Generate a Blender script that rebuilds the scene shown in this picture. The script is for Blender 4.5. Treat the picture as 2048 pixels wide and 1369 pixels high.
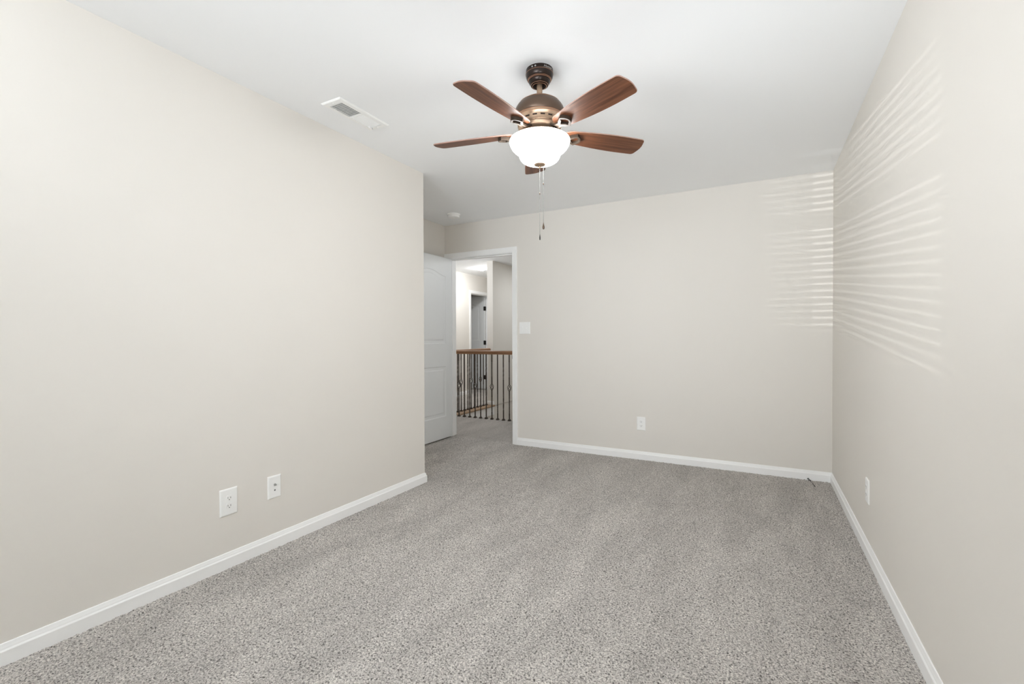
import bpy, bmesh, math, random
import numpy as np
from mathutils import Vector, Matrix

random.seed(7)
rng = np.random.default_rng(7)
S = bpy.context.scene
for o in list(bpy.data.objects):
    bpy.data.objects.remove(o)
COL = S.collection
PI = math.pi
R = math.radians

# ------------------------------------------------------------------ camera
yaw, pit, rol = R(28.2782), R(0.5524), R(-0.189)
cam_d = bpy.data.cameras.new('camera')
cam = bpy.data.objects.new('camera', cam_d)
COL.objects.link(cam)
cam_d.sensor_width = 36.0
cam_d.lens = 923.87 * 36.0 / 2048.0
cam_d.clip_start = 0.05
R0 = Vector((math.cos(yaw), math.sin(yaw), 0))
F0 = Vector((-math.sin(yaw) * math.cos(pit), math.cos(yaw) * math.cos(pit), -math.sin(pit)))
U0 = R0.cross(F0)
c_, s_ = math.cos(rol), math.sin(rol)
RV = c_ * R0 + s_ * U0
UV = c_ * U0 - s_ * R0
M = Matrix((RV, UV, -F0)).transposed().to_4x4()
M.translation = Vector((0, 0, 1.1445))
cam.matrix_world = M
S.camera = cam

# ------------------------------------------------------------------ world, lights, exposure
S.view_settings.view_transform = 'Standard'
S.view_settings.look = 'None'
S.view_settings.gamma = 1.0
S.view_settings.use_curve_mapping = False
S.view_settings.exposure = 0.07
S.cycles.max_bounces = 14
S.cycles.diffuse_bounces = 10
S.cycles.glossy_bounces = 4
S.cycles.sample_clamp_indirect = 6.0
S.cycles.use_denoising = True
try:
    S.cycles.denoiser = 'OPENIMAGEDENOISE'
    S.cycles.denoising_input_passes = 'RGB_ALBEDO_NORMAL'
except Exception:
    pass
S.cycles.caustics_reflective = False
S.cycles.caustics_refractive = False

world = bpy.data.worlds.new('sky')
S.world = world
world.use_nodes = True
bg = world.node_tree.nodes['Background']
bg.inputs[0].default_value = (0.86, 0.93, 1.0, 1)
bg.inputs[1].default_value = 1.2


DAY = (0.90, 0.965, 1.03)
CH_FILL = 2.42


def area(name, loc, direction, sx, sy, power, col=(1, 1, 1), spread=180):
    d = bpy.data.lights.new(name, 'AREA')
    d.shape = 'RECTANGLE'
    d.size, d.size_y = sx, sy
    d.energy = power
    d.color = col
    d.spread = R(spread)
    o = bpy.data.objects.new(name, d)
    o.location = loc
    o.rotation_euler = Vector(direction).to_track_quat('-Z', 'Y').to_euler()
    COL.objects.link(o)
    return o


# daylight through the blinds in the wall behind the camera, and a flash bounced off the ceiling
area('window_daylight', (-1.07, -0.91, 1.22), (-0.04, 1, 0.07), 0.80, 0.90, 9.4, DAY, 80)
area('bounce_flash', (-1.04, -0.80, 1.95), (0, 0.45, 1.0), 1.8, 0.5, 39, DAY)
area('camera_flash', (0.2, 0.2, 1.2), (-0.1, 1, 0.5), 0.4, 0.4, 4.0, DAY, 80)
# unseen fill lights added in the stair hall, stairwell and near end
area('stairwell_fill', (-3.0, 7.3, CH_FILL), (0, 0, -1), 0.35, 0.35, 11, (0.93, 0.97, 1.0))
area('near_hall_fill', (-4.5, 4.95, 1.95), (0.25, 1, 0.35), 0.2, 0.2, 9.5, (0.94, 0.97, 1.0), 130)  # added fill for the wall end and ceiling
area('hall_fill', (-1.55, 5.3, 2.15), (-1, -0.75, 0.2), 0.3, 0.3, 5.0, (0.94, 0.97, 1.0), 130)  # added fill aimed at the open door
# light glinting up from outside below, through the blinds
for gx, ge in ((-4.438, 1800), (-3.886, 750)):
    gl = bpy.data.lights.new('sun_glint', 'SPOT')
    gl.energy = ge
    gl.shadow_soft_size = 0.012
    gl.spot_size = R(22)
    gl.spot_blend = 0.1
    glo = bpy.data.objects.new('sun_glint', gl)
    glo.location = (gx, -10.0, 0.0)
    glo.rotation_euler = (Vector((-1.07, -0.9, 1.2)) - glo.location).to_track_quat('-Z', 'Y').to_euler()
    COL.objects.link(glo)
LAMP = 39.0        # emission of the fan's glass bowl
HALL_LAMP = 280.0  # emission of the recessed lights in the hall


# ------------------------------------------------------------------ materials
def nd(nt, kind, **kw):
    n = nt.nodes.new(kind)
    for k, v in kw.items():
        if k.startswith('i_'):
            n.inputs[k[2:].replace('_', ' ')].default_value = v
        else:
            setattr(n, k, v)
    return n


def mat(name, col, rough=0.5, metal=0.0, spec=0.5, noise=0.0, nscale=8.0, bump=0.0, bscale=200.0):
    m = bpy.data.materials.new(name)
    m.use_nodes = True
    nt = m.node_tree
    b = nt.nodes['Principled BSDF']
    b.inputs['Base Color'].default_value = (*col, 1)
    b.inputs['Roughness'].default_value = rough
    b.inputs['Metallic'].default_value = metal
    b.inputs['Specular IOR Level'].default_value = spec
    tc = nd(nt, 'ShaderNodeTexCoord')
    if noise:
        n = nd(nt, 'ShaderNodeTexNoise', i_Scale=nscale, i_Detail=3.0)
        nt.links.new(tc.outputs['Object'], n.inputs['Vector'])
        mr = nd(nt, 'ShaderNodeMapRange')
        mr.inputs['To Min'].default_value = 1 - noise
        mr.inputs['To Max'].default_value = 1 + noise
        nt.links.new(n.outputs['Fac'], mr.inputs['Value'])
        vm = nd(nt, 'ShaderNodeVectorMath', operation='SCALE')
        vm.inputs[0].default_value = col
        nt.links.new(mr.outputs['Result'], vm.inputs['Scale'])
        nt.links.new(vm.outputs['Vector'], b.inputs['Base Color'])
    if bump:
        n2 = nd(nt, 'ShaderNodeTexNoise', i_Scale=bscale, i_Detail=2.0)
        nt.links.new(tc.outputs['Object'], n2.inputs['Vector'])
        bp = nd(nt, 'ShaderNodeBump', i_Strength=bump, i_Distance=0.002)
        nt.links.new(n2.outputs['Fac'], bp.inputs['Height'])
        nt.links.new(bp.outputs['Normal'], b.inputs['Normal'])
    return m


def emit_mat(name, col, strength):
    m = bpy.data.materials.new(name)
    m.use_nodes = True
    b = m.node_tree.nodes['Principled BSDF']
    b.inputs['Base Color'].default_value = (0.9, 0.88, 0.84, 1)
    b.inputs['Roughness'].default_value = 0.25
    b.inputs['Emission Color'].default_value = (*col, 1)
    b.inputs['Emission Strength'].default_value = strength
    return m


M_wall = mat('wall_paint', (0.780, 0.751, 0.706), 0.85, spec=0.2, noise=0.008, nscale=3, bump=0.05, bscale=260)
M_ceil = mat('ceiling_paint', (0.925, 0.938, 0.950), 0.9, spec=0.1, bump=0.05, bscale=180)
M_trim = mat('white_trim_paint', (0.95, 0.955, 0.955), 0.35, spec=0.4)
M_door = mat('white_door_paint', (0.83, 0.85, 0.86), 0.4, spec=0.4)
M_plate = mat('white_plastic', (0.93, 0.935, 0.925), 0.3)
M_detector = mat('detector_plastic', (0.95, 0.95, 0.94), 0.4)
M_slot = mat('dark_slot', (0.10, 0.10, 0.10), 0.6)
M_void = mat('duct_grey', (0.55, 0.55, 0.55), 0.8)
M_bronze = mat('bronze_metal', (0.115, 0.075, 0.052), 0.36, metal=0.55, noise=0.12, nscale=30)
M_bronze_dark = mat('dark_bronze_metal', (0.030, 0.020, 0.016), 0.28, metal=0.6)
M_copper = mat('copper_highlight', (0.55, 0.30, 0.19), 0.35, metal=0.7)
M_fan_iron = mat('fan_iron_metal', (0.048, 0.035, 0.026), 0.5, spec=0.15)
M_tan = mat('warm_bronze_metal', (0.36, 0.25, 0.17), 0.38, metal=0.6)
M_steel = mat('steel', (0.55, 0.55, 0.54), 0.35, metal=0.8)
M_chain = mat('chain_metal', (0.26, 0.26, 0.25), 0.35, metal=0.9)
M_black = mat('black_metal', (0.022, 0.019, 0.017), 0.45, metal=0.3)
M_iron = mat('wrought_iron', (0.080, 0.064, 0.053), 0.40, metal=0.45)
M_glow = emit_mat('lit_frosted_glass', (0.97, 0.975, 0.97), LAMP)
M_down = emit_mat('lit_lens', (0.96, 0.98, 1.0), HALL_LAMP)
M_text = mat('pale_lettering', (0.45, 0.42, 0.40), 0.5)
M_edge = mat('blade_edge', (0.36, 0.22, 0.18), 0.5)


def wood(name, c1, c2, rough, scale=1.0, axis=0):
    m = bpy.data.materials.new(name)
    m.use_nodes = True
    nt = m.node_tree
    b = nt.nodes['Principled BSDF']
    b.inputs['Roughness'].default_value = rough
    b.inputs['Specular IOR Level'].default_value = 0.3
    tc = nd(nt, 'ShaderNodeTexCoord')
    mp = nd(nt, 'ShaderNodeMapping')
    sc = [55 * scale, 55 * scale, 55 * scale]
    sc[axis] = 2.6 * scale
    mp.inputs['Scale'].default_value = sc
    nt.links.new(tc.outputs['Object'], mp.inputs['Vector'])
    n = nd(nt, 'ShaderNodeTexNoise', i_Scale=1.0, i_Detail=5.0, i_Roughness=0.65, i_Distortion=0.4)
    nt.links.new(mp.outputs['Vector'], n.inputs['Vector'])
    cr = nd(nt, 'ShaderNodeValToRGB')
    cr.color_ramp.elements[0].position = 0.30
    cr.color_ramp.elements[0].color = (*c1, 1)
    cr.color_ramp.elements[1].position = 0.72
    cr.color_ramp.elements[1].color = (*c2, 1)
    nt.links.new(n.outputs['Fac'], cr.inputs['Fac'])
    nt.links.new(cr.outputs['Color'], b.inputs['Base Color'])
    return m


M_blade = wood('walnut_blade', (0.050, 0.016, 0.007), (0.190, 0.075, 0.036), 0.42)
M_rail_x = wood('stained_oak_rail', (0.20, 0.10, 0.053), (0.42, 0.235, 0.13), 0.36, axis=0)
M_rail_y = wood('stained_oak_rail_side', (0.20, 0.10, 0.053), (0.42, 0.235, 0.13), 0.36, axis=1)
M_nose = wood('stained_oak_nosing', (0.30, 0.19, 0.11), (0.48, 0.33, 0.21), 0.45, axis=1)


def carpet_mat():
    m = bpy.data.materials.new('taupe_carpet')
    m.use_nodes = True
    nt = m.node_tree
    L = nt.links.new
    b = nt.nodes['Principled BSDF']
    b.inputs['Roughness'].default_value = 0.95
    b.inputs['Specular IOR Level'].default_value = 0.05
    b.inputs['Sheen Weight'].default_value = 0.15
    tc = nd(nt, 'ShaderNodeTexCoord')
    # yarn flecks, with the shade between tufts painted in as dark specks
    n1 = nd(nt, 'ShaderNodeTexNoise', i_Scale=150.0, i_Detail=2.5, i_Roughness=0.6, i_Distortion=0.6)
    L(tc.outputs['Object'], n1.inputs['Vector'])
    cr = nd(nt, 'ShaderNodeValToRGB')
    e = cr.color_ramp.elements
    e[0].position = 0.33
    e[0].color = (0.085, 0.075, 0.068, 1)
    e[1].position = 0.69
    e[1].color = (0.92, 0.875, 0.825, 1)
    e2 = e.new(0.44)
    e2.color = (0.42, 0.392, 0.366, 1)
    e3 = e.new(0.55)
    e3.color = (0.655, 0.617, 0.580, 1)
    L(n1.outputs['Fac'], cr.inputs['Fac'])
    # vacuum-brushed lanes of the pile, fanning from the camera corner, and soft blotches
    n2 = nd(nt, 'ShaderNodeTexNoise', i_Scale=1.3, i_Detail=4.0, i_Roughness=0.6, i_Distortion=0.5)
    mp = nd(nt, 'ShaderNodeMapping')
    mp.inputs['Rotation'].default_value = (0, 0, R(10))
    mp.inputs['Scale'].default_value = (3.6, 1.1, 1)
    L(tc.outputs['Object'], mp.inputs['Vector'])
    L(mp.outputs['Vector'], n2.inputs['Vector'])
    mr = nd(nt, 'ShaderNodeMapRange')
    mr.inputs['From Min'].default_value = 0.36
    mr.inputs['From Max'].default_value = 0.64
    mr.inputs['To Min'].default_value = 0.87
    mr.inputs['To Max'].default_value = 1.08
    L(n2.outputs['Fac'], mr.inputs['Value'])
    vm = nd(nt, 'ShaderNodeVectorMath', operation='SCALE')
    L(cr.outputs['Color'], vm.inputs[0])
    L(mr.outputs['Result'], vm.inputs['Scale'])
    L(vm.outputs['Vector'], b.inputs['Base Color'])
    v = nd(nt, 'ShaderNodeTexNoise', i_Scale=170.0, i_Detail=3.0, i_Roughness=0.65, i_Distortion=0.8)
    L(tc.outputs['Object'], v.inputs['Vector'])
    bp = nd(nt, 'ShaderNodeBump', i_Strength=0.85, i_Distance=0.009)
    L(v.outputs['Fac'], bp.inputs['Height'])
    L(bp.outputs['Normal'], b.inputs['Normal'])
    return m


M_carpet = carpet_mat()


# ------------------------------------------------------------------ mesh helpers
class MB:
    """collects shapes and links them as ONE mesh object"""

    def __init__(self):
        self.bm = bmesh.new()

    def box(self, x0, x1, y0, y1, z0, z1, bev=0.0):
        bm = self.bm
        vs = [bm.verts.new((x, y, z)) for x in (x0, x1) for y in (y0, y1) for z in (z0, z1)]
        fs = [(0, 1, 3, 2), (4, 6, 7, 5), (0, 4, 5, 1), (2, 3, 7, 6), (0, 2, 6, 4), (1, 5, 7, 3)]
        faces = [bm.faces.new([vs[i] for i in f]) for f in fs]
        if bev:
            es = list({e for f in faces for e in f.edges})
            bmesh.ops.bevel(bm, geom=es, offset=bev, segments=2, affect='EDGES', profile=0.5)
        return self

    def lathe(self, prof, n=48, c=(0, 0, 0), sharp=()):
        bm = self.bm
        rings = []
        for r, z in prof:
            if r < 1e-6:
                rings.append([bm.verts.new((c[0], c[1], c[2] + z))])
            else:
                rings.append([bm.verts.new((c[0] + r * math.cos(2 * PI * i / n), c[1] + r * math.sin(2 * PI * i / n), c[2] + z)) for i in range(n)])
        for a, b in zip(rings, rings[1:]):
            for i in range(n):
                j = (i + 1) % n
                if len(a) == 1 and len(b) == 1:
                    continue
                if len(a) == 1:
                    f = bm.faces.new((a[0], b[i], b[j]))
                elif len(b) == 1:
                    f = bm.faces.new((a[i], b[0], a[j]))
                else:
                    f = bm.faces.new((a[i], b[i], b[j], a[j]))
                f.smooth = True
        return self

    def sweep(self, path, prof_fn, n=8, cap=True, twist=None):
        """tube along path; prof_fn(i)->radius; optional square section with twist"""
        bm = self.bm
        rings = []
        m = len(path)
        for i, p in enumerate(path):
            p = Vector(p)
            t = Vector(path[min(i + 1, m - 1)]) - Vector(path[max(i - 1, 0)])
            t.normalize()
            up = Vector((0, 0, 1)) if abs(t.z) < 0.9 else Vector((1, 0, 0))
            a = t.cross(up).normalized()
            b = t.cross(a).normalized()
            r = prof_fn(i) if callable(prof_fn) else prof_fn
            tw = twist[i] if twist else 0
            rings.append([bm.verts.new(p + r * (math.cos(2 * PI * k / n + tw) * a + math.sin(2 * PI * k / n + tw) * b)) for k in range(n)])
        for q, w in zip(rings, rings[1:]):
            for k in range(n):
                l = (k + 1) % n
                f = bm.faces.new((q[k], q[l], w[l], w[k]))
                f.smooth = n > 4
        if cap:
            bm.faces.new(rings[0][::-1])
            bm.faces.new(rings[-1])
        return self

    def prism(self, pts, axis, a0, a1, smooth=False):
        """polygon pts (u,v) extruded along axis from a0 to a1"""
        bm = self.bm

        def P(u, v, a):
            return {0: (a, u, v), 1: (u, a, v), 2: (u, v, a)}[axis]
        A = [bm.verts.new(P(u, v, a0)) for u, v in pts]
        B = [bm.verts.new(P(u, v, a1)) for u, v in pts]
        n = len(pts)
        bm.faces.new(A)
        bm.faces.new(B[::-1])
        for i in range(n):
            j = (i + 1) % n
            f = bm.faces.new((A[i], B[i], B[j], A[j]))
            f.smooth = smooth
        return self

    def ringprism(self, outer, inner, z0, z1):
        """closed outline with a hole, extruded in z"""
        bm = self.bm
        n = len(outer)
        O0 = [bm.verts.new((u, v, z0)) for u, v in outer]
        O1 = [bm.verts.new((u, v, z1)) for u, v in outer]
        I0 = [bm.verts.new((u, v, z0)) for u, v in inner]
        I1 = [bm.verts.new((u, v, z1)) for u, v in inner]
        for i in range(n):
            j = (i + 1) % n
            bm.faces.new((O0[i], O0[j], I0[j], I0[i]))
            bm.faces.new((O1[i], I1[i], I1[j], O1[j]))
            bm.faces.new((O0[i], O1[i], O1[j], O0[j]))
            bm.faces.new((I0[i], I0[j], I1[j], I1[i]))
        return self

    def sphere(self, c, r, seg=8, rings=6, sz=1.0):
        prof = [(r * math.sin(PI * i / rings), -r * sz * math.cos(PI * i / rings)) for i in range(rings + 1)]
        prof[0] = (0, prof[0][1])
        prof[-1] = (0, prof[-1][1])
        return self.lathe(prof, seg, c)

    def build(self, name, material, parent=None, smooth_angle=None, bevel=None):
        bm = self.bm
        bmesh.ops.recalc_face_normals(bm, faces=bm.faces)
        me = bpy.data.meshes.new(name)
        bm.to_mesh(me)
        bm.free()
        for m in (material if isinstance(material, (list, tuple)) else [material]):
            me.materials.append(m)
        o = bpy.data.objects.new(name, me)
        COL.objects.link(o)
        if parent:
            o.parent = parent
        if smooth_angle:
            for p in me.polygons:
                p.use_smooth = True
            me.set_sharp_from_angle(angle=R(smooth_angle))
        if bevel:
            md = o.modifiers.new('bevel', 'BEVEL')
            md.width = bevel
            md.segments = 2
            md.limit_method = 'ANGLE'
        return o


def tag(o, label, cat, group=None, kind=None):
    o['label'] = label
    o['category'] = cat
    if group:
        o['group'] = group
    if kind:
        o['kind'] = kind
    return o


def thing(name, label, cat, loc=(0, 0, 0), rz=0.0, group=None):
    o = bpy.data.objects.new(name, None)
    o.empty_display_size = 0.05
    COL.objects.link(o)
    o.location = loc
    o.rotation_euler = (0, 0, rz)
    return tag(o, label, cat, group)


def struct(o):
    o['kind'] = 'structure'
    return o


def copy_tree(o, parent=None):
    c = o.copy()
    COL.objects.link(c)
    if parent:
        c.parent = parent
        c.matrix_parent_inverse = o.matrix_parent_inverse.copy()
    for ch in [k for k in bpy.data.objects if k.parent == o]:
        copy_tree(ch, c)
    return c


# ------------------------------------------------------------------ dimensions
CH = 2.44
XL, XR, YB, YL, XC = -2.3406, 0.4964, 4.363, 2.885, -3.227
YF = -0.95
T = 0.115
DX0, DX1, DH = -3.165, -2.343, 2.05          # bedroom door opening
YH = YB + 0.12                                # hall side of the back wall
HXL = -5.216                                  # far wall of the hall
SX0, SX1 = -3.96, -2.25                       # stairwell opening
SY0, SY1 = 5.60, 9.60
LW0, LW1, LWY = -4.080, -3.968, 6.70          # wall beside the stairwell
FD0, FD1, FDH = 7.925, 8.695, 2.05            # far door opening

# ------------------------------------------------------------------ room shell
struct(MB().box(XL - T, XL, YF - T, YL, 0, CH).box(XC, XL - T, YL - T, YL, 0, CH).build('wall_left', M_wall))
struct(MB().box(XC - T, XC, YL - T, YB, 0, CH).build('wall_alcove', M_wall))
struct(MB().box(XR, XR + T, YF - T, YH + 0.0, 0, CH).build('wall_right', M_wall))
wb = MB()
wb.box(HXL - T, DX0 - 0.018, YB, YH, 0, CH).box(DX1 + 0.018, XR, YB, YH, 0, CH)
wb.box(DX0 - 0.018, DX1 + 0.018, YB, YH, DH + 0.018, CH)
struct(wb.build('wall_back', M_wall))
# front wall with the window behind the camera
WX0, WX1, WZ0, WZ1 = -1.49, -0.66, 0.70, 1.66
wf = MB()
wf.box(XL, WX0, YF - T, YF, 0, CH).box(WX1, XR, YF - T, YF, 0, CH)
wf.box(WX0, WX1, YF - T, YF, 0, WZ0).box(WX0, WX1, YF - T, YF, WZ1, CH)
struct(wf.build('wall_front', M_wall))
# hall shell
wh = MB()
wh.box(HXL - T, HXL, YH, FD0 - 0.018, 0, CH).box(HXL - T, HXL, FD1 + 0.018, SY1, 0, CH)
wh.box(HXL - T, HXL, FD0 - 0.018, FD1 + 0.018, FDH + 0.018, CH)
struct(wh.build('wall_hall_left', M_wall))
struct(MB().box(HXL - T, XR + T, SY1, SY1 + T, -1.5, CH).build('wall_hall_far', M_wall))
struct(MB().box(LW0, LW1, LWY, SY1, -1.5, CH).build('wall_stairwell', M_wall))
struct(MB().box(SX0 - 0.10, SX0 - 0.006, SY0 - 0.10, LWY, -1.5, -0.012).build('wall_stairwell_lower', M_wall))
struct(MB().box(SX1, SX1 + T, SY0, SY1, -1.5, CH).build('wall_stairwell_right', M_wall))
struct(MB().box(SX0 - 0.006, SX1, SY0 - 0.10, SY0 - 0.004, -1.5, -0.012).build('wall_stairwell_front', M_wall))
struct(MB().box(XR, XR + T, YH, SY0, 0, CH).build('wall_hall_right', M_wall))
struct(MB().box(SX1 + T, XR + T, SY0, SY0 + T, 0, CH).build('wall_hall_back', M_wall))
# far room beyond the hall door
fr = MB()
fr.box(-7.2, -7.1, 6.8, 10.0, 0, CH).box(-7.1, HXL - T, 6.8, 6.9, 0, CH).box(-7.1, HXL - T, 9.9, 10.0, 0, CH)
struct(fr.build('wall_far_room', M_wall))

cl = MB()
cl.box(HXL - T, XR + T, YF - T, SY1 + T, CH, CH + 0.1)
cl.box(-7.2, HXL - T, 6.8, 10.0, CH, CH + 0.1)
struct(cl.build('ceiling', M_ceil))


# ------------------------------------------------------------------ carpet floor (one mesh, tufted relief in the bedroom)
def smooth_noise(ny, nx, wl):
    a = rng.standard_normal((ny, nx))
    fy = np.fft.fftfreq(ny)[:, None]
    fx = np.fft.rfftfreq(nx)[None, :]
    k = np.sqrt(fx ** 2 + fy ** 2) * wl
    a = np.fft.irfft2(np.fft.rfft2(a) * np.exp(-(k - 1.0) ** 2 * 3.0), s=(ny, nx))
    return a / a.std()


def floor_mesh():
    h = 0.0065
    x0, x1, y0, y1 = XC - 0.02, XR + 0.005, 0.35, YB + 0.02
    nx, ny = int((x1 - x0) / h) + 1, int((y1 - y0) / h) + 1
    xs, ys = np.linspace(x0, x1, nx), np.linspace(y0, y1, ny)
    X, Y = np.meshgrid(xs, ys)
    Z = smooth_noise(ny, nx, 2.6) * 0.0013 + smooth_noise(ny, nx, 9.0) * 0.0007
    Z = np.clip(Z, -0.005, 0.004)
    V = np.stack([X, Y, Z], -1).reshape(-1, 3)
    idx = np.arange(nx * ny).reshape(ny, nx)
    Q = np.stack([idx[:-1, :-1], idx[:-1, 1:], idx[1:, 1:], idx[1:, :-1]], -1)
    keep = ~((X[:-1, :-1] < XL - 0.03) & (Y[:-1, :-1] < YL - 0.03))
    Q = Q[keep]
    used = np.unique(Q)
    remap = -np.ones(nx * ny, int)
    remap[used] = np.arange(len(used))
    V, Q = V[used], remap[Q]
    # flat remainder: strip behind the camera, the doorway and the hall
    ext = []

    def rect(a, b, c, d, z=0.0):
        ext.append([(a, c, z), (b, c, z), (b, d, z), (a, d, z)])
    rect(XL, XR, YF, 0.35)
    rect(HXL - T, XR, YB + 0.02, SY0)
    rect(HXL - T, SX0, SY0, SY1)
    rect(-7.1, HXL - T, 6.9, 9.9)
    rect(SX0 - 0.1, SX1, SY0 - 0.1, SY1, -1.5)
    E = np.array(ext, float).reshape(-1, 3)
    base = len(V)
    V = np.vstack([V, E])
    Q = np.vstack([Q, base + np.arange(len(E)).reshape(-1, 4)])
    me = bpy.data.meshes.new('floor')
    me.vertices.add(len(V))
    me.vertices.foreach_set('co', V.astype(np.float32).ravel())
    me.loops.add(Q.size)
    me.loops.foreach_set('vertex_index', Q.astype(np.int32).ravel())
    me.polygons.add(len(Q))
    me.polygons.foreach_set('loop_start', np.arange(0, Q.size, 4, dtype=np.int32))
    me.polygons.foreach_set('use_smooth', np.ones(len(Q), dtype=bool))
    me.update(calc_edges=True)
    me.materials.append(M_carpet)
    o = bpy.data.objects.new('floor', me)
    COL.objects.link(o)
    return struct(o)


floor_mesh()

# ------------------------------------------------------------------ baseboards and casings
BP = [(0, -0.01), (0.0135, -0.01), (0.0135, 0.051), (0.0115, 0.0545), (0.0095, 0.057), (0.0085, 0.062), (0.0065, 0.068), (0.0045, 0.0755), (0.003, 0.077), (0, 0.077)]


def base_y(x, y0, y1, side, name):
    """board running along Y, wall plane at x, standing out towards side"""
    struct(MB().prism([(x + side * d, z) for d, z in BP], 1, y0, y1).build(name, M_trim))


def base_x(y, x0, x1, side, name):
    struct(MB().prism([(y + side * d, z) for d, z in BP], 0, x0, x1).build(name, M_trim))


def base_path(pts, name):
    """board following a list of (x, y) wall points, room on the left of the path; mitred corners"""
    bm = bmesh.new()
    rings = []
    n = len(pts)
    for i in range(n):
        p = Vector(pts[i])
        d0 = (Vector(pts[i]) - Vector(pts[i - 1])).normalized() if i else None
        d1 = (Vector(pts[i + 1]) - Vector(pts[i])).normalized() if i < n - 1 else None
        n0 = Vector((-d0.y, d0.x)) if d0 else None
        n1 = Vector((-d1.y, d1.x)) if d1 else None
        if n0 and n1:
            m = (n0 + n1)
            m = m / m.dot(n0)
        else:
            m = n0 or n1
        rings.append([bm.verts.new((p.x + m.x * a, p.y + m.y * a, z)) for a, z in BP])
    k = len(BP)
    for a, b in zip(rings, rings[1:]):
        for i in range(k):
            j = (i + 1) % k
            bm.faces.new((a[i], a[j], b[j], b[i]))
    bm.faces.new(rings[0])
    bm.faces.new(rings[-1][::-1])
    mb = MB()
    mb.bm.free()
    mb.bm = bm
    return struct(mb.build(name, M_trim))


CW = 0.057      # casing width


# room lies to the right of travel when walking +Y along the left wall, so walk it the other way round
base_path([(XC, YB), (XC, YL), (XL, YL), (XL, YF)], 'baseboard_left')
base_path([(XR, YF), (XR, YB)], 'baseboard_right')
base_path([(XR - 0.0, YB), (DX1 + 0.005 + CW, YB)], 'baseboard_back')
base_path([(HXL, FD0 - 0.005 - CW), (HXL, YH)], 'baseboard_hall')
base_path([(LW1, LWY + 0.012), (LW1, LWY), (LW0, LWY), (LW0, SY1)], 'baseboard_stairwell')


def casing_prof():
    # (across the face, out of the wall)
    return [(0, 0), (0, 0.011), (0.008, 0.013), (0.030, 0.015), (0.046, 0.017), (CW, 0.016), (CW, 0)]


def door_trim(name, to_world, a0, a1, h, depth, stop_side):
    """casing + jamb + stop round an opening; local a along the wall, d out of the room face, z up"""
    m = MB()
    bm = m.bm

    def poly_sweep(path):
        rings = []
        for (a, z, da, dz) in path:
            rings.append([bm.verts.new(to_world(a + da * u, d, z + dz * u)) for u, d in casing_prof()])
        k = len(rings[0])
        for p, q in zip(rings, rings[1:]):
            for i in range(k):
                j = (i + 1) % k
                bm.faces.new((p[i], p[j], q[j], q[i]))
        bm.faces.new(rings[0])
        bm.faces.new(rings[-1][::-1])
    g = 0.005
    poly_sweep([(a0 - g, -0.01, -1, 0), (a0 - g, h + g, -1, 1), (a1 + g, h + g, 1, 1), (a1 + g, -0.01, 1, 0)])

    def bx(a, b, d0, d1, z0, z1):
        P = [to_world(x, d, z) for x in (a, b) for d in (d0, d1) for z in (z0, z1)]
        vs = [bm.verts.new(p) for p in P]
        for f in [(0, 1, 3, 2), (4, 6, 7, 5), (0, 4, 5, 1), (2, 3, 7, 6), (0, 2, 6, 4), (1, 5, 7, 3)]:
            bm.faces.new([vs[i] for i in f])
    jt = 0.018
    bx(a0 - jt, a0, -depth, 0, -0.01, h + jt)
    bx(a1, a1 + jt, -depth, 0, -0.01, h + jt)
    bx(a0, a1, -depth, 0, h, h + jt)
    s0, s1 = stop_side
    bx(a0, a0 + 0.010, s0, s1, -0.01, h)
    bx(a1 - 0.010, a1, s0, s1, -0.01, h)
    bx(a0 + 0.010, a1 - 0.010, s0, s1, h - 0.010, h)
    return struct(m.build(name, M_trim))


tr1 = door_trim('trim_1', lambda a, d, z: (a, YB - d, z), DX0, DX1, DH, 0.12, (-0.078, -0.040))
# hall side casing of the bedroom door
tr3 = MB()
tr3.box(DX0 - 0.062, DX0 - 0.005, YH, YH + 0.016, 0, DH + 0.062).box(DX1 + 0.005, DX1 + 0.062, YH, YH + 0.016, 0, DH + 0.062)
tr3.box(DX0 - 0.005, DX1 + 0.005, YH, YH + 0.016, DH + 0.005, DH + 0.062)
struct(tr3.build('trim_2', M_trim))
tr2 = door_trim('trim_3', lambda a, d, z: (HXL + d, a, z), FD0, FD1, FDH, T, (-0.075, -0.040))
# strike plate on the latch jamb
sp = MB().box(DX1 - 0.0015, DX1, YB + 0.004, YB + 0.036, 0.905, 0.965).box(DX1 - 0.003, DX1 - 0.001, YB - 0.004, YB + 0.006, 0.915, 0.955)
sp.build('strike_plate', M_black, tr1)


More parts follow.
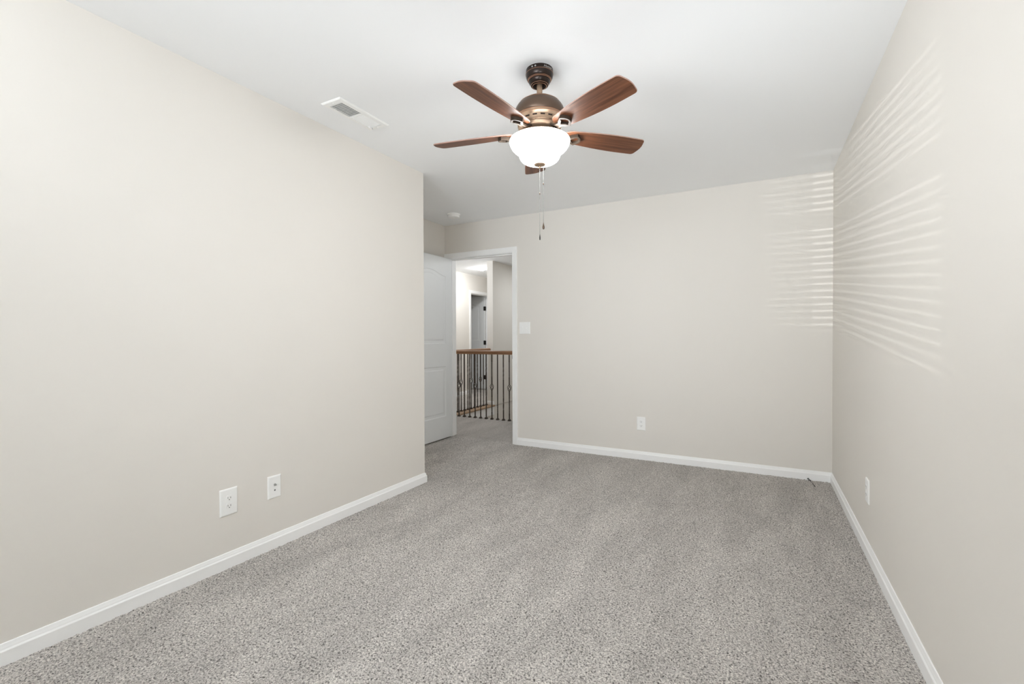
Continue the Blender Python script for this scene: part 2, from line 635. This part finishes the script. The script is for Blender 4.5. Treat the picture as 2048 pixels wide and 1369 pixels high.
# ------------------------------------------------------------------ two-panel arched doors
def door_leaf(name, W, H, arch=0.055):
    """leaf in local coords: x 0..W from the hinge, y 0..-0.035 (panelled face at y=0), z 0..H"""
    th = 0.035
    bm = bmesh.new()
    st = 0.118
    x0, x1 = st, W - st

    def outline(zb, zt, ar, n=14, inset=0.0):
        a, b = x0 + inset, x1 - inset
        pts = [(a, zb + inset), (b, zb + inset)]
        if ar:
            for i in range(n + 1):
                t = i / n
                x = b + (a - b) * t
                u = (2 * t - 1)
                z = zt - inset + ar * (math.cos(u * PI * 0.5) ** 1.6)
                pts.append((x, z))
        else:
            pts += [(b, zt - inset), (a, zt - inset)]
        return pts
    panels = [(0.245, 0.81, 0), (1.065, H - 0.21, arch)]
    for face, sgn in ((0.0, 1), (-th, -1)):
        outer = [bm.verts.new((x, face, z)) for x, z in ((0, 0), (W, 0), (W, H), (0, H))]
        oe = [bm.edges.new((outer[i], outer[(i + 1) % 4])) for i in range(4)]
        loops = []
        for zb, zt, ar in panels:
            rings = []
            for ins, dep in ((0, 0.0), (0.006, 0.0042), (0.016, 0.0052), (0.034, 0.0052), (0.048, 0.0015)):
                rings.append([bm.verts.new((x, face - sgn * dep, z)) for x, z in outline(zb, zt, ar, inset=ins)])
            k = len(rings[0])
            for a, b in zip(rings, rings[1:]):
                for i in range(k):
                    j = (i + 1) % k
                    bm.faces.new((a[i], a[j], b[j], b[i]))
            bm.faces.new(rings[-1])
            loops += [bm.edges.get((rings[0][i], rings[0][(i + 1) % k])) for i in range(k)]
        bmesh.ops.triangle_fill(bm, edges=oe + loops, use_beauty=True)
    bm.verts.ensure_lookup_table()
    f = [v for v in bm.verts if abs(v.co.x) < 1e-6 or abs(v.co.x - W) < 1e-6]
    A = sorted([v for v in f if abs(v.co.y) < 1e-6], key=lambda v: (v.co.z, v.co.x))
    B = sorted([v for v in f if abs(v.co.y + th) < 1e-6], key=lambda v: (v.co.z, v.co.x))
    for i, j in ((0, 1), (1, 3), (3, 2), (2, 0)):
        bm.faces.new((A[i], A[j], B[j], B[i]))
    mb = MB()
    mb.bm.free()
    mb.bm = bm
    return mb.build(name, M_door)


d1 = struct(door_leaf('door_1', 0.812, 2.033))
d1.location = (DX0 + 0.035, YB - 0.004, 0.014)
d1.rotation_euler = (0, 0, R(-90 + 0.0))
d1.scale = (1, 1, 1)
tag(d1, 'white two-panel door standing open into the room by the alcove', 'door')
for z in (0.22, 1.02, 1.80):
    MB().box(-0.004, 0.0, -0.036, -0.004, z - 0.045, z + 0.045).lathe([(0, -0.05), (0.006, -0.05), (0.006, 0.05), (0, 0.05)], 12, (-0.001, -0.041, z)).build('hinge', M_black, d1)
kb = MB()
kb.lathe([(0, 0), (0.031, 0), (0.031, 0.006), (0.012, 0.010), (0.011, 0.03), (0.026, 0.042), (0.028, 0.055), (0.018, 0.066), (0, 0.067)], 24)
kn = kb.build('door_knob', M_black, d1)
kn.location = (0.812 - 0.07, 0, 0.93)
kn.rotation_euler = (R(-90), 0, 0)

d2 = struct(door_leaf('door_2', 0.755, 2.033))
# opened 90 degrees into the far room, panelled face towards the hall
d2.location = (HXL - T - 0.006, FD1 - 0.038, 0.014)
d2.rotation_euler = (0, 0, R(180))
tag(d2, 'white panel door open in the far hall doorway, black hinges', 'door')
for z in (0.26, 1.02, 1.77):
    hb = MB()
    hb.box(0.0, 0.030, 0.0, 0.002, z - 0.045, z + 0.045)
    hb.box(-0.034, -0.006, 0.0, 0.002, z - 0.045, z + 0.045)
    hb.lathe([(0, -0.048), (0.007, -0.048), (0.007, 0.048), (0, 0.048)], 12, (-0.003, 0.004, z))
    hb.build('hinge', M_black, d2)

# ------------------------------------------------------------------ window behind the camera and its blind
w1 = MB()
for a, b in ((WX0, WX0 + 0.04), (WX1 - 0.04, WX1)):
    w1.box(a, b, YF - T, YF - 0.03, WZ0, WZ1)
w1.box(WX0, WX1, YF - T, YF - 0.03, WZ0, WZ0 + 0.04).box(WX0, WX1, YF - T, YF - 0.03, WZ1 - 0.04, WZ1)
w1.box(WX0, WX1, YF - T, YF - 0.05, 1.262, 1.305)
w1.box(WX0 - 0.06, WX0, YF, YF + 0.016, WZ0 - 0.06, WZ1 + 0.06).box(WX1, WX1 + 0.06, YF, YF + 0.016, WZ0 - 0.06, WZ1 + 0.06)
w1.box(WX0, WX1, YF, YF + 0.016, WZ1, WZ1 + 0.06).box(WX0 - 0.08, WX1 + 0.08, YF, YF + 0.03, WZ0 - 0.03, WZ0)
struct(w1.build('window_1', M_trim))

# ------------------------------------------------------------------ ceiling fan
FX, FY = -0.947, 2.051
fan = thing('ceiling_fan', 'five-blade ceiling fan with walnut blades, bronze motor and lit glass bowl', 'ceiling fan', (FX, FY, CH))


def fz(p):
    return [(r, z - CH) for r, z in p]


can = MB().lathe(fz([(0, 2.44), (0.0655, 2.44), (0.0665, 2.424), (0.0668, 2.4195), (0.0655, 2.412), (0.064, 2.405), (0.060, 2.397), (0.0565, 2.394), (0.0565, 2.391), (0.0535, 2.390), (0.0535, 2.387), (0.0515, 2.386), (0.050, 2.380), (0.046, 2.374), (0.0425, 2.370), (0.041, 2.369), (0.041, 2.366), (0.036, 2.364), (0.033, 2.364), (0.031, 2.368), (0.026, 2.374), (0, 2.376)]), 64)
canopy = can.build('canopy', M_bronze_dark, fan, 28)
tr = MB()
for r_, z_ in ((0.0668, 2.4192), (0.0572, 2.3935), (0.0550, 2.3900), (0.0418, 2.3680), (0.0345, 2.3635)):
    tr.lathe(fz([(r_ - 0.002, z_ + 0.0006), (r_ + 0.0006, z_ + 0.0004), (r_ + 0.0006, z_ - 0.0004), (r_ - 0.002, z_ - 0.0008)]), 64)
tr.build('trim_rings', M_copper, canopy)
toc = math.atan2(-FY, -FX)      # direction from the fan towards the camera
for da in (-31, -17):
    a = toc + R(da)
    sc = MB().sphere((0, 0, 0), 0.0042, 10, 6)
    s_o = sc.build('screw', M_steel, canopy)
    s_o.location = (0.0662 * math.cos(a), 0.0662 * math.sin(a), -0.011)

# script lettering on the canopy band
tcu = bpy.data.curves.new('lettering', 'FONT')
tcu.body = 'Hunter'
tcu.size = 0.017
tcu.shear = 0.35
tcu.extrude = 0.0003
tob = bpy.data.objects.new('tmp_text', tcu)
COL.objects.link(tob)
dg = bpy.context.evaluated_depsgraph_get()
tme = bpy.data.meshes.new_from_object(tob.evaluated_get(dg))
bpy.data.objects.remove(tob)
a0 = toc + R(17)
for v in tme.vertices:
    ang = a0 + v.co.x / 0.0662
    rr = 0.0664 + v.co.z
    v.co = (rr * math.cos(ang), rr * math.sin(ang), -0.0175 + v.co.y)
tme.materials.clear()
tme.materials.append(M_text)
lo = bpy.data.objects.new('lettering', tme)
COL.objects.link(lo)
lo.parent = canopy

MB().lathe(fz([(0, 2.3850), (0.0135, 2.3850), (0.0135, 2.3080), (0.018, 2.3060), (0, 2.3020)]), 32).build('downrod', M_tan, fan, 40)
motor = MB().lathe(fz([(0.012, 2.3070), (0.024, 2.3065), (0.050, 2.3020), (0.074, 2.2930), (0.090, 2.2830), (0.0965, 2.2775), (0.098, 2.2765), (0.0995, 2.2735), (0.108, 2.2650), (0.1155, 2.2530), (0.1200, 2.2400), (0.1215, 2.2280), (0.1205, 2.2180), (0.118, 2.2110), (0.1165, 2.2095)]), 72).build('motor_housing', M_bronze, fan, 50)
tr = MB()
for r_, z_ in ((0.1170, 2.2085), (0.1165, 2.1995), (0.0972, 2.2770)):
    tr.lathe(fz([(r_ - 0.002, z_ + 0.0012), (r_ + 0.0008, z_ + 0.0008), (r_ + 0.0010, z_ - 0.0006), (r_ - 0.002, z_ - 0.0012)]), 72)
tr.build('trim_rings', M_copper, motor, 35)
MB().lathe(fz([(0.1165, 2.2096), (0.1150, 2.2060), (0.1150, 2.2010), (0.1160, 2.1990), (0.1110, 2.1945)]), 72).build('band', M_tan, motor, 35)
vent = MB().lathe(fz([(0.111, 2.1945), (0.107, 2.1906), (0.1045, 2.1734), (0.106, 2.1717), (0.106, 2.1683), (0.100, 2.1665), (0.096, 2.1614), (0.1035, 2.1580), (0.100, 2.1476), (0.092, 2.1408), (0.080, 2.1356), (0.066, 2.1339)]), 72).build('vent_ring', M_tan, fan, 35)
vs = MB()
for k in range(18):
    a = 2 * PI * k / 18 + 0.05
    e = MB()
    e.box(-0.0105, 0.0105, -0.0008, 0.0008, -0.003, 0.003)
    mtx = Matrix.Rotation(a, 4, 'Z') @ Matrix.Translation((0.1062, 0, 2.1825 - CH)) @ Matrix.Rotation(PI / 2, 4, 'Z')
    bmesh.ops.transform(e.bm, matrix=mtx, verts=e.bm.verts)
    tmpm = bpy.data.meshes.new('t')
    e.bm.to_mesh(tmpm)
    e.bm.free()
    vs.bm.from_mesh(tmpm)
    bpy.data.meshes.remove(tmpm)
vs.build('vent_slots', M_bronze_dark, vent)
MB().lathe(fz([(0.066, 2.1340), (0.068, 2.1311), (0.068, 2.1196), (0.074, 2.1167), (0.104, 2.1153), (0.128, 2.1138), (0.131, 2.1117), (0.131, 2.1088), (0.126, 2.1074)]), 64).build('light_fitter', M_tan, fan, 35)
bowl = MB().lathe(fz([(0.131, 2.1068), (0.1385, 2.1064), (0.1440, 2.1026), (0.1465, 2.0963), (0.1460, 2.0905), (0.1420, 2.0787), (0.1345, 2.0662), (0.1240, 2.0553), (0.1120, 2.0465), (0.1040, 2.0419), (0.1012, 2.0385), (0.1010, 2.0335), (0.0988, 2.0243), (0.0940, 2.0142), (0.0865, 2.0054), (0.0750, 1.9983), (0.0600, 1.9937), (0.0420, 1.9886), (0.0200, 1.9861), (0, 1.9857)]), 72).build('glass_bowl', M_glow, fan, 60)
MB().lathe(fz([(0, 1.9888), (0.027, 1.9883), (0.0285, 1.9853), (0.026, 1.9823), (0.018, 1.9793), (0.008, 1.9773), (0.0055, 1.9748), (0.0055, 1.9698), (0.003, 1.9668), (0, 1.9663)]), 32).build('finial', M_tan, bowl, 50)

# blades
BZ = 2.1385 - CH
RT, BW = 0.5555, 0.0618


def blade_outline():
    xr = 0.118
    pts = []
    # root: rounded end
    n = 12
    for i in range(n + 1):
        t = PI / 2 + PI * i / n
        pts.append((xr + 0.046 + 0.046 * math.cos(t) * 1.0, 0.046 * math.sin(t) * 1.0))
    # lower edge (s<0): widens to the tip
    for i in range(1, 9):
        t = i / 8
        x = xr + 0.046 + (RT - 0.022 - xr - 0.046) * t
        pts.append((x, -(0.046 + (BW - 0.046) * math.sin(min(1, t * 1.15) * PI / 2) + 0.004 * math.sin(t * PI))))
    # tip: shallow curve with rounded corners
    rc = 0.020
    for i in range(1, 6):
        t = -PI / 2 + (PI / 2 - 0.25) * i / 5
        pts.append((RT - 0.022 + rc * math.cos(t), -(BW - rc) + rc * math.sin(t)))
    for i in range(1, 10):
        v = -(BW - rc) + 2 * (BW - rc) * i / 10
        pts.append((RT - 0.0015 + 0.0085 * math.cos(v / (BW - rc) * PI / 2), v))
    for i in range(0, 5):
        t = 0.25 + (PI / 2 - 0.25) * i / 5
        pts.append((RT - 0.022 + rc * math.cos(t), (BW - rc) + rc * math.sin(t)))
    for i in range(8, 0, -1):
        t = i / 8
        x = xr + 0.046 + (RT - 0.022 - xr - 0.046) * t
        pts.append((x, (0.046 + (BW - 0.046) * math.sin(min(1, t * 1.15) * PI / 2) + 0.004 * math.sin(t * PI))))
    return pts


def make_blade():
    bl = blade_outline()
    bm = bmesh.new()
    th = 0.0055

    def ring(ins, z):
        cx, cy = 0.34, 0
        out = []
        for x, y in bl:
            d = Vector((x - cx, (y - cy) * 4))
            d.normalize()
            out.append(bm.verts.new((x - ins * d.x, y - ins * d.y, z)))
        return out
    rs = [ring(0.0015, 0), ring(0.0, 0.0015), ring(0.0, th - 0.0015), ring(0.0015, th)]
    n = len(bl)
    bot = bm.faces.new(rs[0])
    top = bm.faces.new(rs[-1][::-1])
    for a, b in zip(rs, rs[1:]):
        for i in range(n):
            j = (i + 1) % n
            f = bm.faces.new((a[i], a[j], b[j], b[i]))
            f.material_index = 1
    mb = MB()
    mb.bm.free()
    mb.bm = bm
    b = mb.build('blade', [M_blade, M_edge], fan)
    # iron: hollow shield-shaped loop under the blade, arm to the hub
    im = MB()

    def shield(k):
        # inner vertex towards the hub, curved outer end
        x0, x1, w = 0.140 + k * 1.9, 0.214 - k, 0.035 - k * 1.15
        pts = [(x0, 0.004 if k == 0 else 0.0015), (x0, -0.004 if k == 0 else -0.0015)]
        m = 16
        low = [(x0 + 0.022 - k * 0.3, -w * 0.62)]
        pts += low
        for i in range(m + 1):
            t = -1 + 2 * i / m
            pts.append((x1 - (0.026 - k * 0.3) * (abs(t) ** 2.2), w * t))
        pts += [(x0 + 0.022 - k * 0.3, w * 0.62)]
        return pts
    im.ringprism(shield(0), shield(0.0065), -0.0165, 0.0)
    im.ringprism(shield(0.0045), shield(0.0095), -0.0155, -0.011)
    # arm: stepped bar from the loop back to the hub
    prof = [(0.150, -0.0165), (0.132, -0.0175), (0.112, -0.010), (0.085, 0.004), (0.070, 0.006), (0.070, 0.013), (0.088, 0.012), (0.115, -0.002), (0.132, -0.009), (0.150, -0.008)]
    for y0, y1 in ((-0.0145, -0.004), (0.004, 0.0145)):
        im.prism(prof, 1, y0, y1)
    im.prism([(x, z + 0.002) for x, z in prof], 1, -0.004, 0.004)
    im.build('blade_iron', M_fan_iron, b, bevel=0.0012)
    return b


tilt = Matrix.Rotation(0.0134, 4, 'Y')
b0 = make_blade()
for k in range(5):
    b = b0 if k == 0 else copy_tree(b0, fan)
    b.matrix_basis = Matrix.Translation((0, 0, BZ)) @ tilt @ Matrix.Rotation(R(-26.35 + 72 * k), 4, 'Z') @ Matrix.Rotation(R(-12.5), 4, 'X')


# pull chains
def pull_chain(dx, dy, z0, z1, zc, kind):
    m = MB()
    z = z0
    m.sweep([(dx, dy, z0 - CH), (dx, dy, z1 - CH)], 0.00045, 6)
    while z > z1:
        m.sphere((dx, dy, z - CH), 0.0016, 8, 5)
        z -= 0.0042
    ch = m.build('pull_chain', M_chain, fan)
    MB().lathe([(0, zc - CH + 0.005), (0.0022, zc - CH + 0.004), (0.0024, zc - CH - 0.004), (0, zc - CH - 0.005)], 10, (dx, dy, 0)).build('connector', M_bronze, ch)
    zz = z1 - CH
    if kind == 'drop':
        p = [(0, 0), (0.0018, -0.001), (0.0018, -0.006), (0.0032, -0.012), (0.0055, -0.022), (0.0052, -0.029), (0.003, -0.033), (0, -0.034)]
    else:
        p = [(0, 0.004), (0.002, 0.003), (0.002, -0.003), (0.0028, -0.005), (0.0030, -0.012), (0.0026, -0.022), (0, -0.023)]
    MB().lathe([(r, z + zz) for r, z in p], 14, (dx, dy, 0)).build('pendant', M_bronze if kind == 'drop' else M_black, ch)


px, py = math.cos(yaw), math.sin(yaw)
pull_chain(0, 0, 1.967, 1.642, 1.845, 'rod')
pull_chain(px * 0.0175 - 0.0, py * 0.0175, 1.981, 1.705, 1.892, 'drop')

# ------------------------------------------------------------------ ceiling vent
vt = thing('ceiling_vent', 'white rectangular air vent in the ceiling beside the left wall', 'vent', (-2.063, 1.943, CH))
fo = [(-0.074, -0.185), (0.074, -0.185), (0.074, 0.185), (-0.074, 0.185)]
fi = [(-0.047, -0.150), (0.047, -0.150), (0.047, 0.150), (-0.047, 0.150)]
fm = MB()
bm = fm.bm
ringsv = []
for sc_, z in ((1.0, 0.0), (1.0, -0.003), (0.975, -0.008)):
    ringsv.append([bm.verts.new((x * sc_ if sc_ == 1.0 else x - math.copysign(0.006, x), y if sc_ == 1.0 else y - math.copysign(0.006, y), z)) for x, y in fo])
ringsv.append([bm.verts.new((x, y, -0.0095)) for x, y in fi])
ringsv.append([bm.verts.new((x, y, 0.0)) for x, y in fi])
for a, b in zip(ringsv, ringsv[1:]):
    for i in range(4):
        bm.faces.new((a[i], a[(i + 1) % 4], b[(i + 1) % 4], b[i]))
fm.box(-0.047, 0.047, -0.004, 0.004, -0.0092, -0.001)
fm.build('frame', M_plate, vt)
MB().box(-0.047, 0.047, -0.150, 0.150, -0.0012, -0.0002).build('duct', M_void, vt)
for bank, (y0, y1, ang) in enumerate(((-0.148, -0.005, 42), (0.005, 0.148, -42))):
    lv = MB()
    n = 11
    for k in range(n):
        y = y0 + (y1 - y0) * (k + 0.5) / n
        e = Matrix.Translation((0, y, -0.0055)) @ Matrix.Rotation(R(ang), 4, 'X')
        vv = [lv.bm.verts.new(e @ Vector((x, a, b))) for x in (-0.047, 0.047) for a in (-0.0052, 0.0052) for b in (-0.0005, 0.0005)]
        for f in [(0, 1, 3, 2), (4, 6, 7, 5), (0, 4, 5, 1), (2, 3, 7, 6), (0, 2, 6, 4), (1, 5, 7, 3)]:
            lv.bm.faces.new([vv[i] for i in f])
    lv.build('louvers', M_plate, vt)
for y in (-0.166, 0.166):
    MB().sphere((0, y, -0.0095), 0.004, 10, 6, 0.4).build('screw', M_plate, vt)
MB().box(-0.036, -0.030, 0.128, 0.160, -0.020, -0.009, 0.001).box(-0.036, -0.030, 0.150, 0.156, -0.020, -0.004, 0.001).build('damper_lever', M_plate, vt)

# ------------------------------------------------------------------ smoke detector
sd = thing('smoke_detector', 'round white smoke detector on the ceiling near the alcove', 'smoke detector', (-2.835, 3.99, CH))
MB().lathe([(0, 0), (0.068, 0), (0.068, -0.012), (0.064, -0.014), (0, -0.014)], 40).build('base', M_detector, sd, 40)
MB().lathe([(0.060, -0.013), (0.061, -0.026), (0.056, -0.034), (0.040, -0.039), (0.018, -0.040), (0.017, -0.043), (0, -0.043)], 40).build('cover', M_detector, sd, 40)

# ------------------------------------------------------------------ wall plates (local x across, y out of the wall, z up)
PW, PH = 0.080, 0.125


def plate(mb, w, h):
    t = 0.0065
    bm = mb.bm
    o = [(-w / 2, -h / 2), (w / 2, -h / 2), (w / 2, h / 2), (-w / 2, h / 2)]
    rings = []
    for ins, d in ((0, 0), (0, 0.0022), (0.0025, 0.0052), (0.0065, t)):
        rings.append([bm.verts.new((x - math.copysign(ins, x), d, z - math.copysign(ins, z))) for x, z in o])
    for a, b in zip(rings, rings[1:]):
        for i in range(4):
            bm.faces.new((a[i], a[(i + 1) % 4], b[(i + 1) % 4], b[i]))
    bm.faces.new(rings[-1])
    return mb


def cyl_y(mb, x, z, r, y0, y1, n=20, sx=1.0, sz=1.0):
    pts = [(x + r * sx * math.cos(2 * PI * i / n), z + r * sz * math.sin(2 * PI * i / n)) for i in range(n)]
    return mb.prism(pts, 1, y0, y1)


def receptacle_outline(zc):
    pts = []
    for i in range(28):
        a = 2 * PI * i / 28
        x, z = 0.0172 * math.cos(a), 0.0172 * math.sin(a)
        pts.append((x, zc + max(-0.0138, min(0.0138, z))))
    return pts


def outlet(label, loc, rz, group, w=PW, h=PH):
    t = thing('electrical_outlet', label, 'outlet', loc, rz, group)
    plate(MB(), w, h).build('cover_plate', M_plate, t)
    for zc in (0.0195, -0.0195):
        m = MB().prism(receptacle_outline(zc), 1, 0.004, 0.0082)
        r = m.build('receptacle', M_plate, t, bevel=0.0008)
        s = MB()
        s.box(-0.0078, -0.0054, 0.0078, 0.0085, zc - 0.0025, zc + 0.0058)
        s.box(0.0056, 0.0076, 0.0078, 0.0085, zc - 0.0015, zc + 0.0058)
        cyl_y(s, 0, zc - 0.0078, 0.0025, 0.0078, 0.0085, 12)
        s.build('slots', M_slot, r)
    cyl_y(MB(), 0, 0, 0.0032, 0.006, 0.0075, 14).build('screw', M_plate, t)
    return t


G = 'white duplex wall outlets'
outlet('white duplex outlet low on the left wall, nearest the camera', (XL, 1.3535, 0.3285), R(-90), G, 0.0875, 0.133)
outlet('white duplex outlet low on the back wall facing the camera', (-0.9795, YB, 0.337), R(180), G)
outlet('white duplex outlet low on the right wall, seen edge-on', (XR, 3.0, 0.337), R(90), G)

cx_ = thing('cable_jack_plate', 'white wall plate with a round cable jack on the left wall', 'wall plate', (XL, 1.600, 0.3335), R(-90))
plate(MB(), 0.078, 0.122).build('cover_plate', M_plate, cx_)
jm = MB()
cyl_y(jm, 0, 0.012, 0.0072, 0.006, 0.0085, 6)
cyl_y(jm, 0, 0.012, 0.0048, 0.0085, 0.017, 16)
jm.build('cable_jack', M_steel, cx_)
cyl_y(MB(), 0, -0.018, 0.0045, 0.0062, 0.0068, 16).build('jack_hole', M_slot, cx_)
for z in (0.040, -0.040):
    cyl_y(MB(), 0, z, 0.003, 0.006, 0.0073, 12).build('screw', M_plate, cx_)

sw = thing('light_switch', 'white double light switch on the back wall beside the door casing', 'light switch', (-2.1925, YB, 1.245), R(180))
plate(MB(), 0.126, 0.126).build('cover_plate', M_plate, sw)
for x, up in ((0.023, 1), (-0.023, -1)):
    m = MB().box(x - 0.0055, x + 0.0055, 0.006, 0.0072, -0.0125, 0.0125)
    m.box(x - 0.0042, x + 0.0042, 0.006, 0.016, 0.001 if up > 0 else -0.009, 0.009 if up > 0 else -0.001, 0.001)
    m.build('toggle', M_plate, sw)
    for z in (0.030, -0.030):
        cyl_y(MB(), x, z, 0.003, 0.006, 0.0073, 12).build('screw', M_plate, sw)

# loose dark yarn at the foot of the back baseboard
ym = MB()
ym.sweep([(-0.008, 0, 0.010), (-0.002, -0.002, 0.017), (0.004, -0.004, 0.010), (0.000, -0.008, 0.005), (0.010, -0.010, 0.006), (0.014, -0.016, 0.003)], 0.0035, 6)
ym.sweep([(0.010, -0.012, 0.004), (0.013, -0.045, 0.003), (0.020, -0.075, 0.003), (0.022, -0.110, 0.004)], 0.0014, 5)
ym.sweep([(0.022, -0.110, 0.004), (0.026, -0.135, 0.004), (0.030, -0.165, 0.003)], 0.0022, 5)
yo = ym.build('loose_yarn', M_black)
yo.location = (0.338, YB - 0.022, 0)
tag(yo, 'small dark tuft of loose yarn on the carpet at the back baseboard near the corner', 'yarn')


# ------------------------------------------------------------------ stair railings
def baluster_mesh(h, kind):
    """square iron bar with twists; kind 'basket' has a gap for the cage"""
    m = MB()
    n = 60
    zs = [h * i / n for i in range(n + 1)]
    zb = h * 0.5
    if kind == 'basket':
        for lo_, hi in ((0, zb - 0.042), (zb + 0.042, h)):
            seg = [lo_ + (hi - lo_) * i / 40 for i in range(41)]
            tw = [PI / 4 + 2 * PI * 3.0 * min(1, max(0, (z - lo_ - (hi - lo_) * 0.25) / ((hi - lo_) * 0.5))) for z in seg]
            m.sweep([(0, 0, z) for z in seg], 0.0088, 4, True, tw)
        return m
    tw = []
    for z in zs:
        t = 0
        for a, b in ((0.16, 0.36), (0.62, 0.84)) if kind == 'double' else ((0.10, 0.40),):
            t += min(1, max(0, (z / h - a) / (b - a)))
        tw.append(PI / 4 + 2 * PI * 2.5 * t)
    m.sweep([(0, 0, z) for z in zs], 0.0088, 4, True, tw)
    return m


def basket_mesh(h):
    m = MB()
    zb = h * 0.5
    for k in range(4):
        path = []
        for i in range(17):
            t = i / 16
            r = 0.003 + 0.023 * math.sin(PI * t) ** 0.9
            a = k * PI / 2 + t * PI * 1.0
            path.append((r * math.cos(a), r * math.sin(a), zb - 0.046 + 0.092 * t))
        m.sweep(path, 0.0038, 6)
    for z in (zb - 0.046, zb + 0.046):
        m.lathe([(0, -0.008), (0.0085, -0.007), (0.0095, 0), (0.0085, 0.007), (0, 0.008)], 10, (0, 0, z))
    return m


def shoe_mesh(z0=0.0):
    m = MB()
    m.prism([(-0.019, -0.019), (0.019, -0.019), (0.019, 0.019), (-0.019, 0.019)], 2, z0, z0 + 0.010)
    m.prism([(-0.014, -0.014), (0.014, -0.014), (0.014, 0.014), (-0.014, 0.014)], 2, z0 + 0.010, z0 + 0.022)
    return m


HR = [(-0.028, 0.0), (-0.030, 0.008), (-0.026, 0.016), (-0.031, 0.026), (-0.031, 0.040), (-0.022, 0.050), (0, 0.054), (0.022, 0.050), (0.031, 0.040), (0.031, 0.026), (0.026, 0.016), (0.030, 0.008), (0.028, 0.0)]
HB = 0.910    # underside of the handrail


def railing(label, pos, axis, rail_a0, rail_a1, cross, kinds, base=0.0, hb=HB):
    h = hb - base
    g = thing('stair_railing', label, 'railing', (0, 0, 0), 0, 'iron railings round the stairwell')
    prof = [(cross + u, hb + v) for u, v in HR]
    m = MB().prism(prof, axis, rail_a0, rail_a1)
    m.build('handrail', M_rail_x if axis == 0 else M_rail_y, g, 40)
    protos = {}
    for a, kind in zip(pos, kinds):
        xy = (a, cross) if axis == 0 else (cross, a)
        if kind not in protos:
            b = baluster_mesh(h, kind).build('baluster', M_iron, g)
            sh = shoe_mesh().build('shoe', M_iron, b)
            if kind == 'basket':
                basket_mesh(h).build('basket', M_iron, b, 50)
            protos[kind] = b
        else:
            b = copy_tree(protos[kind], g)
        b.location = (xy[0], xy[1], base)
    return g


sp_ = 0.0927
near = [-3.027 - sp_ * k for k in range(-6, 11)]
nk = []
for k in range(-6, 11):
    nk.append('basket' if k % 3 == 0 else ('double' if k % 3 == 1 else 'single'))
RY = 5.545
railing('long iron railing with wooden handrail across the near side of the stairwell', near, 0, -4.078, SX1, RY, nk)
far = [6.610 - sp_ * k for k in range(0, 11)]
fk = []
for k in range(0, 11):
    fk.append('basket' if k % 3 == 2 else ('double' if k % 3 == 0 else 'single'))
RX = -4.046
railing('iron railing running back along the stairwell to the hall wall end', far, 1, RY + 0.031, LWY, RX, fk, base=0.012, hb=HB + 0.002)

# wooden nosing and white fascia along the stairwell edge
struct(MB().prism([(SX0 - 0.135, 0.0), (SX0 - 0.135, 0.012), (SX0 + 0.022, 0.012), (SX0 + 0.030, 0.004), (SX0 + 0.030, -0.008), (SX0 + 0.022, -0.014), (SX0 - 0.01, -0.014)], 1, SY0, LWY).build('trim_4', M_nose))
struct(MB().box(SX0 - 0.006, SX0 + 0.012, SY0, LWY - 0.002, -0.150, -0.012).build('trim_5', M_trim))

# ------------------------------------------------------------------ recessed lights in the hall
def downlight(label, loc):
    d = thing('recessed_light', label, 'ceiling light', loc)
    MB().lathe([(0.062, -0.004), (0.066, -0.010), (0.085, -0.006), (0.088, 0.0)], 40).build('trim_ring', M_plate, d, 40)
    MB().lathe([(0.064, -0.006), (0.061, -0.022), (0.048, -0.034), (0.026, -0.040), (0, -0.042)], 40).build('lens', M_down, d, 40)
    return d


downlight('round lit recessed light in the hall ceiling beyond the doorway', (-4.585, 7.34, CH))
# blind in the window behind the camera
bl_ = thing('window_blind', 'white slatted blind in the window behind the camera', 'blind', ((WX0 + WX1) / 2, YF - 0.015, WZ1))
bs = MB()
z = WZ0 + 0.03
while z < WZ1 - 0.05:
    e = Matrix.Translation((0, 0, z - WZ1)) @ Matrix.Rotation(R(34), 4, 'X')
    vv = [bs.bm.verts.new(e @ Vector((x, a, b))) for x in (-0.405, 0.405) for a in (-0.025, 0.025) for b in (-0.001, 0.001)]
    for f in [(0, 1, 3, 2), (4, 6, 7, 5), (0, 4, 5, 1), (2, 3, 7, 6), (0, 2, 6, 4), (1, 5, 7, 3)]:
        bs.bm.faces.new([vv[i] for i in f])
    z += 0.0335
bs.build('slats', M_plate, bl_)
MB().box(-0.406, 0.406, -0.03, 0.03, -0.05, 0.0).build('head_rail', M_plate, bl_)
